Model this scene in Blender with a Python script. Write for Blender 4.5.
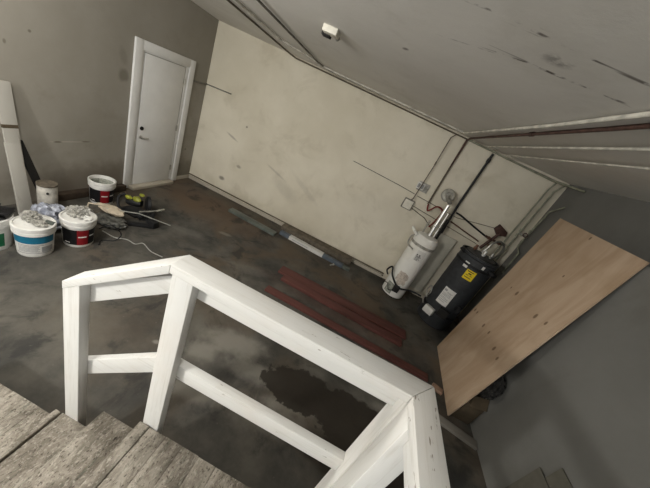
import bpy, bmesh, math, random
from mathutils import Vector, Matrix, noise
random.seed(7)
sc = bpy.context.scene
for o in list(bpy.data.objects): bpy.data.objects.remove(o)
COL = sc.collection
PI = math.pi

# ------------------------------------------------------------------ camera, light, exposure
cam = bpy.data.cameras.new('camera'); cam.sensor_width = 36.0; cam.sensor_fit = 'HORIZONTAL'
cam.lens = 263.35 / 650 * 36.0; cam.clip_start = 0.02
co = bpy.data.objects.new('camera', cam); COL.objects.link(co); sc.camera = co
RT = [[0.8865291609404184, 0.24285281382176366, 0.3938128459320867],
      [0.4579737017386852, -0.3396033989124663, -0.8215410032146089],
      [-0.06577336328669431, 0.9086759831017611, -0.41228851841399194]]
co.matrix_world = Matrix(((RT[0][0], -RT[1][0], -RT[2][0], 0), (RT[0][1], -RT[1][1], -RT[2][1], 0),
                          (RT[0][2], -RT[1][2], -RT[2][2], 2.4), (0, 0, 0, 1)))
w = bpy.data.worlds.new('world'); sc.world = w; w.use_nodes = True
w.node_tree.nodes['Background'].inputs['Color'].default_value = (0.98, 0.99, 0.97, 1)
w.node_tree.nodes['Background'].inputs['Strength'].default_value = 1.3
def bulb(name, loc, energy, size, color=(1.0, 0.98, 0.93)):
    lamp = bpy.data.lights.new(name, 'POINT'); lamp.energy = energy; lamp.shadow_soft_size = size; lamp.color = color
    lo = bpy.data.objects.new(name, lamp); COL.objects.link(lo); lo.location = loc
bulb('bulb_landing', (-2.25, -1.7, 2.66), 240, 0.08)     # bare ceiling bulb behind and left of the viewer
bulb('fill_lamp_room', (-2.3, 1.0, 2.62), 80, 0.12)          # added fill lamp, unseen, evens the light towards the back wall
vs = sc.view_settings
vs.view_transform = 'Standard'; vs.look = 'None'; vs.gamma = 1; vs.exposure = 0.12; vs.use_curve_mapping = False

# ------------------------------------------------------------------ materials
def newmat(name, rough=0.8, metal=0.0, spec=0.3):
    m = bpy.data.materials.new(name); m.use_nodes = True
    nt = m.node_tree; b = nt.nodes['Principled BSDF']
    b.inputs['Roughness'].default_value = rough; b.inputs['Metallic'].default_value = metal
    b.inputs['Specular IOR Level'].default_value = spec
    return m, nt, b
def c4(c): return (c[0], c[1], c[2], 1)
def s2l(r, g, b):
    f = lambda v: (v / 255 / 12.92) if v / 255 <= 0.04045 else ((v / 255 + 0.055) / 1.055) ** 2.4
    return (f(r), f(g), f(b))
class NT:
    def __init__(s, nt): s.nt = nt; s.tc = nt.nodes.new('ShaderNodeTexCoord')
    def n(s, t): return s.nt.nodes.new(t)
    def L(s, a, b): s.nt.links.new(a, b)
    def coord(s, scale=(1, 1, 1), loc=(0, 0, 0), rot=(0, 0, 0)):
        mp = s.n('ShaderNodeMapping'); mp.inputs['Scale'].default_value = scale; mp.inputs['Location'].default_value = loc
        mp.inputs['Rotation'].default_value = rot
        s.L(s.tc.outputs['Object'], mp.inputs['Vector']); return mp.outputs[0]
    def noise(s, scale, vec=None, detail=5, rough=0.6, dist=0.0):
        n = s.n('ShaderNodeTexNoise'); n.inputs['Scale'].default_value = scale; n.inputs['Detail'].default_value = detail
        n.inputs['Roughness'].default_value = rough; n.inputs['Distortion'].default_value = dist
        s.L(vec if vec is not None else s.tc.outputs['Object'], n.inputs['Vector']); return n.outputs['Fac']
    def ramp(s, fac, a, b):
        r = s.n('ShaderNodeMapRange'); r.interpolation_type = 'SMOOTHSTEP'; r.inputs['From Min'].default_value = a; r.inputs['From Max'].default_value = b
        s.L(fac, r.inputs['Value']); return r.outputs[0]
    def mix(s, fac, a, b, mode='MIX'):
        m = s.n('ShaderNodeMix'); m.data_type = 'RGBA'; m.blend_type = mode
        if isinstance(fac, float): m.inputs['Factor'].default_value = fac
        else: s.L(fac, m.inputs['Factor'])
        for k, v in (('A', a), ('B', b)):
            sock = [i for i in m.inputs if i.name == k and i.type == 'RGBA'][0]
            if isinstance(v, tuple): sock.default_value = c4(v)
            else: s.L(v, sock)
        return [o for o in m.outputs if o.type == 'RGBA'][0]
    def math(s, op, a, b=None, c=None):
        m = s.n('ShaderNodeMath'); m.operation = op
        for i, v in enumerate((a, b, c)):
            if v is None: continue
            if isinstance(v, (int, float)): m.inputs[i].default_value = v
            else: s.L(v, m.inputs[i])
        return m.outputs[0]
    def xyz(s):
        x = s.n('ShaderNodeSeparateXYZ'); s.L(s.tc.outputs['Object'], x.inputs[0]); return x.outputs
    def bump(s, h, bsdf, strength=0.2, dist=0.01):
        b = s.n('ShaderNodeBump'); b.inputs['Strength'].default_value = strength; b.inputs['Distance'].default_value = dist
        s.L(h, b.inputs['Height']); s.L(b.outputs[0], bsdf.inputs['Normal'])
    # soft elliptic blotch in the plane of two axes with a ragged, noise-broken border; rot about the third axis
    def blotch(s, a, b, ca, cb, ra, rb, rot=0, ragged=0.5, nscale=6, soft=0.25):
        da = s.math('SUBTRACT', a, ca); db = s.math('SUBTRACT', b, cb)
        cr, sr = math.cos(rot), math.sin(rot)
        u = s.math('ADD', s.math('MULTIPLY', da, cr / ra), s.math('MULTIPLY', db, sr / ra))
        v = s.math('ADD', s.math('MULTIPLY', da, -sr / rb), s.math('MULTIPLY', db, cr / rb))
        d = s.math('SQRT', s.math('ADD', s.math('MULTIPLY', u, u), s.math('MULTIPLY', v, v)))
        d = s.math('ADD', d, s.math('MULTIPLY', s.math('SUBTRACT', s.noise(nscale, detail=4), 0.5), ragged * 2))
        r = s.ramp(d, 1 + soft, 1 - soft); return r

def simple(name, col, rough=0.7, metal=0.0, var=0.15, scale=12, bump=0.0, spec=0.3):
    m, nt, b = newmat(name, rough, metal, spec); N = NT(nt)
    lo_ = tuple(c * (1 - var) for c in col); hi = tuple(min(1, c * (1 + var)) for c in col)
    f = N.noise(scale); N.L(N.mix(N.ramp(f, 0.3, 0.7), lo_, hi), b.inputs['Base Color'])
    if bump: N.bump(N.noise(scale * 4), b, bump)
    return m
M = {}
M['black'] = simple('black_rubber', (0.012, 0.012, 0.013), 0.5)
M['jacket'] = simple('charcoal_jacket', (0.034, 0.036, 0.039), 0.42, var=0.2)
M['steel'] = simple('steel', (0.45, 0.44, 0.41), 0.35, 0.85)
M['chrome'] = simple('chrome', (0.80, 0.80, 0.78), 0.32, 0.8)
M['alum'] = simple('bright_aluminium', (0.80, 0.80, 0.77), 0.35, 0.25)
M['galv'] = simple('galvanised', (0.36, 0.35, 0.31), 0.5, 0.35, var=0.3)
M['pipe'] = simple('painted_pipe', (0.52, 0.50, 0.44), 0.6, var=0.3, scale=9)
M['pipe_grey'] = simple('grey_pipe', (0.17, 0.16, 0.135), 0.6, var=0.35, scale=9)
M['pipe_green'] = simple('olive_pipe', (0.25, 0.255, 0.19), 0.55, var=0.3, scale=9)
M['rust_pipe'] = simple('rusty_pipe', (0.070, 0.036, 0.028), 0.6, var=0.4, scale=14)
M['brown_pipe'] = simple('brown_pipe', (0.10, 0.08, 0.055), 0.5, var=0.3)
M['copper'] = simple('tarnished_copper', (0.16, 0.085, 0.06), 0.45, 0.6, var=0.35)
M['red_hose'] = simple('red_hose', (0.16, 0.022, 0.015), 0.5)
M['white_plastic'] = simple('white_plastic', (0.70, 0.69, 0.66), 0.45, var=0.08)
M['cream_plastic'] = simple('cream_plastic', (0.72, 0.69, 0.60), 0.5, var=0.1)
M['dark'] = simple('dark_void', (0.015, 0.014, 0.013), 0.8)
M['yellow'] = simple('yellow_tag', (0.72, 0.55, 0.02), 0.6, var=0.05)
M['lime'] = simple('lime_plastic', (0.24, 0.25, 0.03), 0.45, var=0.1)
M['teal'] = simple('teal_print', (0.012, 0.14, 0.24), 0.5, var=0.08)
M['blue_grey'] = simple('blue_grey_print', (0.10, 0.12, 0.145), 0.5)
M['grey_print'] = simple('grey_print', (0.30, 0.30, 0.30), 0.6)
M['red_print'] = simple('red_print', (0.20, 0.008, 0.012), 0.5, var=0.1)
M['black_print'] = simple('black_print', (0.008, 0.008, 0.009), 0.5)
M['green_print'] = simple('green_print', (0.01, 0.12, 0.05), 0.5)
M['paper'] = simple('white_paper', (0.62, 0.61, 0.58), 0.7, var=0.06)
M['cloth'] = simple('cream_cloth', (0.50, 0.43, 0.33), 0.9, var=0.15, scale=20)
M['film'] = simple('grey_film', (0.33, 0.32, 0.29), 0.35, var=0.45, scale=18, spec=0.6)
M['film_dark'] = simple('dark_film', (0.11, 0.11, 0.10), 0.35, var=0.7, scale=22, spec=0.6)
M['film_blue'] = simple('bluish_film', (0.30, 0.32, 0.38), 0.35, var=0.55, scale=16, spec=0.6)
M['raw_wood'] = simple('raw_wood', (0.26, 0.17, 0.12), 0.8, var=0.15)
M['cardboard'] = simple('cardboard', (0.07, 0.052, 0.032), 0.85, var=0.2, scale=8)
M['stain'] = simple('rust_stain', (0.50, 0.44, 0.38), 0.7, var=0.25, scale=30)
M['dirty_can'] = simple('dirty_white', (0.42, 0.40, 0.36), 0.6, var=0.35, scale=10)
M['dark_timber'] = simple('dark_timber', (0.05, 0.035, 0.024), 0.8, var=0.35, scale=10)
M['brown_timber'] = simple('brown_timber', (0.12, 0.10, 0.075), 0.75, var=0.35, scale=10)
M['plaster_dry'] = simple('dried_plaster', (0.28, 0.29, 0.25), 0.9, var=0.3, scale=30, bump=0.3)
M['wire'] = simple('pale_wire', (0.34, 0.34, 0.31), 0.5)
M['panel'] = simple('pale_panel', (0.46, 0.44, 0.37), 0.7, var=0.12, scale=3)
M['slate'] = simple('grey_green_metal', (0.12, 0.135, 0.12), 0.45, 0.2, var=0.25, scale=6)
M['door_white'] = simple('door_paint', (0.72, 0.715, 0.70), 0.45, var=0.05, scale=2)
M['olive_board'] = simple('olive_board', (0.112, 0.106, 0.086), 0.8, var=0.12)

def wood(name, col, dark, axis, rough=0.6, streak=0.3, freq=30, knots=False, bump=0.15):
    m, nt, b = newmat(name, rough); N = NT(nt)
    sc_ = [freq, freq, freq]; sc_[axis] = freq * 0.06
    v = N.coord(tuple(sc_)); f = N.noise(1.0, v, 6, 0.65, 0.4)
    col_ = N.mix(N.ramp(f, 0.62 - streak * 0.3, 0.74), col, dark)
    big = N.ramp(N.noise(2.2, detail=3), 0.3, 0.75)
    col_ = N.mix(N.math('MULTIPLY', big, 0.22), col_, dark)
    N.L(col_, b.inputs['Base Color']); N.bump(f, b, bump, 0.004)
    return m
WHITE = (0.63, 0.625, 0.605); WHITED = (0.42, 0.40, 0.355)
def paint(name, axis, chips):
    m, nt, b = newmat(name, 0.5); N = NT(nt)
    k = [55, 55, 55]; k[axis] = 3.0
    f = N.noise(1.0, N.coord(tuple(k)), 6, 0.7, 0.3)
    c = N.mix(N.math('MULTIPLY', N.ramp(f, 0.48, 0.70), 0.42), WHITE, WHITED)
    c = N.mix(N.math('MULTIPLY', N.ramp(N.noise(3.0, detail=4), 0.45, 0.7), 0.25), c, (0.60, 0.53, 0.46))
    k2 = [60, 60, 60]; k2[axis] = 14.0
    ch = N.ramp(N.noise(1.0, N.coord(tuple(k2), (2, 5, 3)), 3, 0.6), chips, chips + 0.03)
    c = N.mix(N.math('MULTIPLY', ch, 0.8), c, (0.16, 0.13, 0.09))
    N.L(c, b.inputs['Base Color']); N.bump(f, b, 0.35, 0.003); return m
M['rail_x'] = paint('painted_rail_x', 0, 0.70); M['rail_y'] = paint('painted_rail_y', 1, 0.635); M['rail_z'] = paint('painted_rail_z', 2, 0.79)
M['trim_board'] = wood('pale_board', (0.38, 0.365, 0.33), (0.24, 0.215, 0.18), 2, 0.6, 0.2, 14)
M['sill'] = wood('pale_sill', (0.45, 0.41, 0.34), (0.28, 0.24, 0.18), 1, 0.7, 0.2, 14)
M['red_plank'] = wood('red_stained_plank', (0.115, 0.042, 0.035), (0.058, 0.024, 0.02), 0, 0.6, 0.5, 16, bump=0.3)
M['grey_plank'] = wood('grey_plank', (0.20, 0.185, 0.16), (0.12, 0.105, 0.085), 0, 0.7, 0.3, 16)
M['ply_edge'] = simple('plywood_edge', (0.20, 0.15, 0.10), 0.8, var=0.3, scale=40)

# worn stair boards
def stair_mat():
    m, nt, b = newmat('worn_stair_board', 0.85); N = NT(nt)
    base = N.mix(N.ramp(N.noise(1.0, N.coord((11, 5, 11)), 8, 0.7, 0.6), 0.36, 0.66), (0.15, 0.13, 0.105), (0.37, 0.335, 0.285))
    st = N.ramp(N.noise(1.0, N.coord((60, 6, 60)), 6, 0.7, 0.3), 0.5, 0.72)
    base = N.mix(N.math('MULTIPLY', st, 0.75), base, (0.085, 0.095, 0.07))
    sp = N.ramp(N.noise(1.0, N.coord((110, 62, 110)), 4, 0.65), 0.56, 0.64)
    base = N.mix(N.math('MULTIPLY', sp, 0.75), base, (0.05, 0.036, 0.028))
    lt = N.ramp(N.noise(1.0, N.coord((95, 55, 95), (5, 2, 1)), 5, 0.7, 0.3), 0.52, 0.66)
    base = N.mix(N.math('MULTIPLY', lt, 0.55), base, (0.52, 0.48, 0.42))
    # two old gouges
    X = N.xyz()
    g = N.ramp(N.noise(1.0, N.coord((22, 9, 22), (3.3, 1.1, 0)), 3, 0.6), 0.70, 0.74)
    base = N.mix(N.math('MULTIPLY', g, 0.85), base, (0.03, 0.024, 0.02))
    N.L(base, b.inputs['Base Color'])
    N.bump(N.noise(1.0, N.coord((60, 12, 60)), 6, 0.7), b, 0.5, 0.004); return m
M['stair'] = stair_mat()

def ply_mat():
    m, nt, b = newmat('plywood_face', 0.75); N = NT(nt)
    f = N.noise(1.0, N.coord((6, 5, 0.9)), 5, 0.6, 0.8)
    c = N.mix(N.ramp(f, 0.3, 0.7), (0.40, 0.285, 0.19), (0.51, 0.385, 0.275))
    X = N.xyz()
    c = N.mix(N.math('MULTIPLY', N.ramp(N.noise(1.6, detail=3), 0.5, 0.75), 0.4), c, (0.27, 0.175, 0.085))
    # dark knots in two vertical rows: object y (across), z (up)
    for (y, z, r) in ((0.526, 0.870, 0.016), (0.450, 0.880, 0.014), (0.147, 0.878, 0.018), (-0.030, 0.904, 0.016), (-0.311, 0.879, 0.02), (-0.465, 0.865, 0.016), (0.595, 0.854, 0.012), (0.179, 1.467, 0.02), (-0.316, 1.469, 0.02), (-0.487, 1.506, 0.015), (0.340, 1.460, 0.01), (-0.122, 1.952, 0.01), (0.047, 2.400, 0.012)):
        k = N.blotch(X[1], X[2], y, z, r, r * 1.6, 0, 0.2, 40, 0.4)
        c = N.mix(N.math('MULTIPLY', k, 0.8), c, (0.11, 0.065, 0.035))
    N.L(c, b.inputs['Base Color']); return m
M['ply'] = ply_mat()

def floor_mat():
    m, nt, b = newmat('stained_concrete', 0.75); N = NT(nt); X = N.xyz()
    c = N.mix(N.ramp(N.noise(1.3, detail=7, rough=0.65), 0.35, 0.68), (0.048, 0.046, 0.041), (0.122, 0.113, 0.095))
    br = N.ramp(N.noise(0.9, N.coord((1, 1, 1), (3, 1, 0)), 6, 0.6, 0.5), 0.46, 0.62)
    wy = N.ramp(X[1], 1.5, 3.8)
    c = N.mix(N.math('MULTIPLY', br, N.math('ADD', 0.35, N.math('MULTIPLY', wy, 0.5))), c, (0.105, 0.078, 0.052))
    c = N.mix(N.math('MULTIPLY', N.blotch(X[0], X[1], -2.6, 4.4, 1.2, 0.55, 0, 0.5, 3, 0.6), 0.7), c, (0.13, 0.088, 0.058))
    dk = N.ramp(N.noise(2.6, N.coord((1, 1, 1), (7, 3, 0)), 6, 0.65, 0.6), 0.52, 0.66)
    c = N.mix(N.math('MULTIPLY', dk, 0.7), c, (0.026, 0.026, 0.025))
    # pale chalky scuffs round the damp patch
    for (x, y, ra, rb, s) in ((-.55, 1.95, .30, .14, .75), (-.20, 1.78, .26, .10, .6), (-.75, 1.70, .14, .10, .7), (.15, 1.45, .30, .10, .5), (-.55, 1.35, .3, .08, .4),
                              (-1.9, 3.75, .10, .04, .5), (-1.35, 2.45, .05, .03, .9), (-1.62, 2.0, .045, .025, .9), (-1.15, 1.55, .03, .02, .8), (-2.3, 3.3, .25, .10, .3), (-1.1, 3.2, .3, .1, .25), (-1.55, 2.55, .05, .03, .9), (-1.2, 2.3, .04, .03, .9), (1.2, 2.15, .12, .05, .5), (.2, 1.62, .2, .06, .6)):
        c = N.mix(N.math('MULTIPLY', N.blotch(X[0], X[1], x, y, ra, rb, 0.2, 0.7, 7, 0.6), s), c, (0.24, 0.225, 0.195))
    sc1 = N.ramp(N.noise(1.0, N.coord((22, 3, 1), (0, 0, 0), (0, 0, 0.9)), 4, 0.7), 0.68, 0.76)
    c = N.mix(N.math('MULTIPLY', sc1, 0.25), c, (0.22, 0.20, 0.17))
    fine = N.ramp(N.noise(34, detail=5), 0.62, 0.78)
    c = N.mix(N.math('MULTIPLY', fine, 0.35), c, (0.20, 0.185, 0.16))
    # damp patches
    w1 = N.blotch(X[0], X[1], .30, 1.86, .42, .22, 0.1, 0.55, 6.5, 0.05)
    w2 = N.blotch(X[0], X[1], .85, 1.82, .42, .28, 0.1, 0.6, 6.5, 0.05)
    w3 = N.blotch(X[0], X[1], 1.2, 1.45, .8, .22, 0.0, 0.4, 3.5, 0.15)
    wet = N.math('MAXIMUM', N.math('MAXIMUM', w1, w2), w3)
    c = N.mix(N.math('MULTIPLY', wet, 0.9), c, (0.022, 0.018, 0.014))
    # reddish dust beside the planks
    c = N.mix(N.math('MULTIPLY', N.blotch(X[0], X[1], .4, 3.3, 1.1, .2, -0.03, 0.6, 5, 0.6), 0.35), c, (0.11, 0.06, 0.045))
    N.L(c, b.inputs['Base Color'])
    r = N.math('SUBTRACT', 0.78, N.math('MULTIPLY', wet, 0.38)); N.L(r, b.inputs['Roughness'])
    N.bump(N.noise(18, detail=6), b, 0.15, 0.01); return m
M['floor'] = floor_mat()

def wall_mat(name, a, bcol, dirt, marks=(), axes=(0, 2), low=0.5, ceil=False):
    m, nt, b = newmat(name, 0.85); N = NT(nt); X = N.xyz()
    c = N.mix(N.ramp(N.noise(0.9, detail=6), 0.3, 0.7), a, bcol)
    c = N.mix(N.math('MULTIPLY', N.ramp(N.noise(1.7, N.coord((1, 1, 1), (4, 2, 9)), 7, 0.65, 0.4), 0.50, 0.70), 0.45), c, dirt)
    if low:
        lw = N.math('MULTIPLY', N.ramp(X[2], low, 0.0), N.ramp(N.noise(2.5, detail=6), 0.35, 0.65))
        c = N.mix(N.math('MULTIPLY', lw, 0.7), c, dirt)
    for mk in marks:
        ca, cb, ra, rb, rot, s, colr = mk
        bl = N.blotch(X[axes[0]], X[axes[1]], ca, cb, ra, rb, rot, 0.45, 9, 0.5)
        if ceil: bl = N.math('MULTIPLY', bl, N.ramp(N.noise(9, detail=4), 0.44, 0.58))
        c = N.mix(N.math('MULTIPLY', bl, s), c, colr)
    N.L(c, b.inputs['Base Color'])
    N.bump(N.noise(9, detail=8, rough=0.7), b, 0.12, 0.02); return m
DK = (0.10, 0.085, 0.06)
M['wall_back'] = wall_mat('cream_plaster', (0.64, 0.59, 0.475), (0.74, 0.69, 0.575), (0.49, 0.44, 0.335), [
    (-2.75, 1.55, .02, .02, 0, .7, DK), (-1.2, .95, .35, .05, -0.5, .12, DK), (-1.6, .75, .3, .12, -.4, .14, DK), (-1.9, 1.0, .2, .02, -.3, .25, DK), (-2.7, .75, .05, .03, 0, .5, DK),
    (-3.0, .35, .06, .04, 0, .7, DK), (-3.0, 1.25, .12, .02, -.3, .4, DK), (.3, 1.2, .6, .3, .2, .2, (0.6, .57, .5)), (1.6, 1.1, .5, .9, 0, .25, (.3, .265, .2))])
M['wall_left'] = wall_mat('taupe_plaster', (0.255, 0.236, 0.198), (0.305, 0.284, 0.244), (0.21, 0.188, 0.152), [
    (3.42, 1.72, .07, .08, 0, .55, DK), (3.4, 1.95, .05, .10, .4, .25, DK), (2.75, .775, .22, .006, 0, .8, (.4, .37, .31)), (2.62, .772, .04, .008, 0, .9, DK), (2.95, .778, .05, .007, 0, .8, DK),
    (2.4, 1.9, .012, .012, 0, .7, DK), (2.2, 1.75, .012, .02, 0, .6, DK), (4.85, .65, .02, .02, 0, .7, DK), (3.2, .2, 1.0, .25, 0, .55, (.11, .085, .06)), (5.0, .2, .5, .2, 0, .5, DK)], axes=(1, 2))
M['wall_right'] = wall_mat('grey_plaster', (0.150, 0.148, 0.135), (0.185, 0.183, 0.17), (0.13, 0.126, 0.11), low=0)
ck = (.07, .055, .045)
M['ceiling'] = wall_mat('ceiling_plaster', (0.71, 0.69, 0.65), (0.78, 0.76, 0.72), (0.60, 0.58, 0.53), [
    (.12, 1.42, .16, .008, -.1, .7, ck), (.31, 1.44, .09, .010, .1, .8, ck), (.51, 1.46, .10, .008, 0, .8, ck), (.73, 1.47, .08, .010, 0, .8, ck), (.6, 1.46, .35, .006, 0, .5, ck),
    (.12, 1.80, .18, .006, -.25, .4, ck), (.30, 1.74, .12, .008, -.2, .8, ck), (.48, 1.72, .14, .010, 0, .95, ck), (.70, 1.71, .12, .008, 0, .8, ck), (.55, 1.71, .4, .006, 0, .5, ck),
    (.47, 1.585, .07, .05, 0, .5, ck), (.85, 1.7, .06, .01, -.2, .7, ck), (-.25, 2.3, .02, .03, .6, .7, ck)], axes=(0, 1), low=0, ceil=True)
M['wheater'] = wall_mat('white_enamel', (0.72, 0.71, 0.67), (0.80, 0.79, 0.75), (0.58, 0.54, 0.46), [], low=0)

# ------------------------------------------------------------------ mesh building
class MB:
    def __init__(s): s.bm = bmesh.new()
    def hexa(s, p, bev=0):
        vs_ = [s.bm.verts.new(q) for q in p]
        fs = [s.bm.faces.new([vs_[i] for i in f]) for f in ((0, 3, 2, 1), (4, 5, 6, 7), (0, 1, 5, 4), (1, 2, 6, 5), (2, 3, 7, 6), (3, 0, 4, 7))]
        if bev:
            es = list({e for f in fs for e in f.edges})
            bmesh.ops.bevel(s.bm, geom=es, offset=bev, segments=2, affect='EDGES', profile=0.5)
        return s
    def box(s, x0, x1, y0, y1, z0, z1, bev=0):
        return s.hexa([(x0, y0, z0), (x1, y0, z0), (x1, y1, z0), (x0, y1, z0), (x0, y0, z1), (x1, y0, z1), (x1, y1, z1), (x0, y1, z1)], bev)
    def obox(s, c, ax, ay, az, bev=0):   # centre and three half-vectors
        c, ax, ay, az = map(Vector, (c, ax, ay, az))
        return s.hexa([c - ax - ay - az, c + ax - ay - az, c + ax + ay - az, c - ax + ay - az, c - ax - ay + az, c + ax - ay + az, c + ax + ay + az, c - ax + ay + az], bev)
    def beam(s, p0, p1, wdt, thk, up=(0, 0, 1), bev=0):
        p0, p1 = Vector(p0), Vector(p1); d = p1 - p0; side = d.cross(Vector(up)).normalized(); u = side.cross(d).normalized()
        return s.obox((p0 + p1) / 2, d / 2, side * wdt / 2, u * thk / 2, bev)
    def prism(s, poly, ext, bev=0):
        n = len(poly); e = Vector(ext)
        a = [s.bm.verts.new(p) for p in poly]; b = [s.bm.verts.new(Vector(p) + e) for p in poly]
        fs = [s.bm.faces.new(a[::-1]), s.bm.faces.new(b)]
        for i in range(n): fs.append(s.bm.faces.new([a[i], a[(i + 1) % n], b[(i + 1) % n], b[i]]))
        if bev:
            es = list({x for f in fs for x in f.edges}); bmesh.ops.bevel(s.bm, geom=es, offset=bev, segments=2, affect='EDGES', profile=0.5)
        return s
    def lathe(s, prof, c=(0, 0, 0), n=32, axis=(0, 0, 1)):
        q = Vector((0, 0, 1)).rotation_difference(Vector(axis)); c = Vector(c); rings = []
        for r, z in prof:
            if r < 1e-6: rings.append([s.bm.verts.new(c + q @ Vector((0, 0, z)))])
            else: rings.append([s.bm.verts.new(c + q @ Vector((r * math.cos(2 * PI * i / n), r * math.sin(2 * PI * i / n), z))) for i in range(n)])
        for a, b in zip(rings, rings[1:]):
            if len(a) == 1 and len(b) == 1: continue
            for i in range(n):
                j = (i + 1) % n
                if len(a) == 1: s.bm.faces.new([a[0], b[i], b[j]])
                elif len(b) == 1: s.bm.faces.new([a[i], b[0], a[j]][::1])
                else: s.bm.faces.new([a[i], a[j], b[j], b[i]])
        return s
    def cyl(s, p0, p1, r, r1=None, n=20):
        p0, p1 = Vector(p0), Vector(p1); h = (p1 - p0).length
        return s.lathe([(0, 0), (r, 0), (r1 or r, h), (0, h)], p0, n, p1 - p0)
    def tube(s, pts, r, n=10, smooth=0):
        P = [Vector(p) for p in pts]
        if smooth:
            Q = []
            for i in range(len(P) - 1):
                a, b, c, d = P[max(i - 1, 0)], P[i], P[i + 1], P[min(i + 2, len(P) - 1)]
                for k in range(smooth):
                    t = k / smooth
                    Q.append(0.5 * ((2 * b) + (c - a) * t + (2 * a - 5 * b + 4 * c - d) * t * t + (-a + 3 * b - 3 * c + d) * t ** 3))
            P = Q + [P[-1]]
        up = None; rings = []
        for i, p in enumerate(P):
            t = (P[min(i + 1, len(P) - 1)] - P[max(i - 1, 0)]).normalized()
            if up is None: up = Vector((0, 0, 1)) if abs(t.z) < 0.9 else Vector((1, 0, 0))
            u = (up - t * up.dot(t)).normalized(); v = t.cross(u); up = u
            k = 1.0
            if 0 < i < len(P) - 1:
                cs = (P[i] - P[i - 1]).normalized().dot((P[i + 1] - P[i]).normalized()); k = 1 / max(0.5, math.sqrt((1 + cs) / 2))
            rings.append([s.bm.verts.new(p + (u * math.cos(2 * PI * j / n) + v * math.sin(2 * PI * j / n)) * r * (k if not smooth else 1)) for j in range(n)])
        for a, b in zip(rings, rings[1:]):
            for j in range(n): s.bm.faces.new([a[j], a[(j + 1) % n], b[(j + 1) % n], b[j]])
        s.bm.faces.new(rings[0][::-1]); s.bm.faces.new(rings[-1]); return s
    def patch(s, c, r0, r1, z0, z1, a0, a1, thick=0.0015, n=40):   # curved label on an upright (tapered) drum
        c = Vector(c)
        def ring(r, z, t): return [s.bm.verts.new(c + Vector(((r + t) * math.cos(a0 + (a1 - a0) * i / n), (r + t) * math.sin(a0 + (a1 - a0) * i / n), z))) for i in range(n + 1)]
        a, b, A, B = ring(r0, z0, 0.0003), ring(r1, z1, 0.0003), ring(r0, z0, thick), ring(r1, z1, thick)
        for i in range(n):
            for q in ((A[i], A[i + 1], B[i + 1], B[i]), (a[i + 1], a[i], b[i], b[i + 1]), (a[i], a[i + 1], A[i + 1], A[i]), (B[i], B[i + 1], b[i + 1], b[i])): s.bm.faces.new(q)
        for i in (0, n): s.bm.faces.new([a[i], A[i], B[i], b[i]] if i == 0 else [A[i], a[i], b[i], B[i]])
        return s
    def blob(s, c, rad, amp=0.3, sc_=3.0, sub=4, seed=0, flat=None, ridged=False):
        r = bmesh.ops.create_icosphere(s.bm, subdivisions=sub, radius=1.0); c = Vector(c); sd = Vector((seed * 7.1, seed * 3.3, seed * 1.7))
        for v in r['verts']:
            d = v.co.copy(); f = noise.fractal(d * sc_ + sd, 1.0, 2.0, 4)
            if ridged: f = 0.35 - abs(f) * 1.3
            k = 1 + amp * f
            p = Vector((d.x * rad[0], d.y * rad[1], d.z * rad[2])) * k
            if flat is not None and p.z < -flat: p.z = -flat + (p.z + flat) * 0.05
            v.co = c + p
        return s
    def build(s, name, mat, parent=None, smooth=None, local=False):
        bmesh.ops.remove_doubles(s.bm, verts=s.bm.verts, dist=1e-6)
        bmesh.ops.recalc_face_normals(s.bm, faces=s.bm.faces)
        me = bpy.data.meshes.new(name); ang = math.radians(35)
        for f in s.bm.faces: f.smooth = True
        for e in s.bm.edges:
            if len(e.link_faces) == 2 and e.calc_face_angle(0) > ang: e.smooth = False
        off = Vector((0, 0, 0))
        if parent is not None and not local:
            off = Vector(ORG[parent.name])
        elif parent is None and name.split('.')[0] not in KEEP:
            xs = [v.co for v in s.bm.verts]
            off = Vector(((min(v.x for v in xs) + max(v.x for v in xs)) / 2, (min(v.y for v in xs) + max(v.y for v in xs)) / 2, min(v.z for v in xs)))
        for v in s.bm.verts: v.co -= off
        s.bm.to_mesh(me); s.bm.free()
        me.materials.append(M[mat])
        o = bpy.data.objects.new(name, me); COL.objects.link(o)
        if parent is None: o.location = off; ORG[o.name] = tuple(off)
        else: o.parent = parent; ORG[o.name] = ORG[parent.name] if not local else (0, 0, 0)
        return o
ORG = {}
KEEP = {'floor', 'ceiling', 'wall_left', 'wall_right', 'wall_back'}
def tag(o, label, cat, group=None):
    o['label'] = label; o['category'] = cat
    if group: o['group'] = group
    return o
def struct(o, label=None):
    o['kind'] = 'structure'
    if label: o['label'] = label
    return o
def thing(name, label, cat, loc, group=None):
    o = bpy.data.objects.new(name, None); COL.objects.link(o); o.location = loc; o.empty_display_size = 0.1; ORG[o.name] = tuple(loc)
    return tag(o, label, cat, group)

# ------------------------------------------------------------------ the room
XL, YB, XR, XU, ZC = -3.77, 5.104, 2.33, 2.76, 2.99
b = MB(); b.box(XL - .2, XU + .2, -3.0, YB + .2, -.2, 0); struct(b.build('floor', 'floor'), 'stained dark concrete floor')
b = MB(); b.box(XL - .2, XU + .2, -3.0, YB + .2, ZC, ZC + .2); struct(b.build('ceiling', 'ceiling'), 'off white plaster ceiling with cracks')
b = MB(); b.box(XL - .2, XL, -3.0, YB + .2, 0, ZC); struct(b.build('wall_left', 'wall_left'), 'taupe plaster wall with the white door')
b = MB(); b.box(XL, XU + .2, YB, YB + .2, 0, ZC); struct(b.build('wall_back', 'wall_back'), 'cream plaster wall behind the water heaters')
b = MB(); b.box(XU, XU + .2, -3.0, YB, 0, ZC); b.box(XR, XU, -3.0, 3.45, 0, 2.40)
struct(b.build('wall_right', 'wall_right'), 'grey plaster wall with a ledge, behind the plywood')

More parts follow.
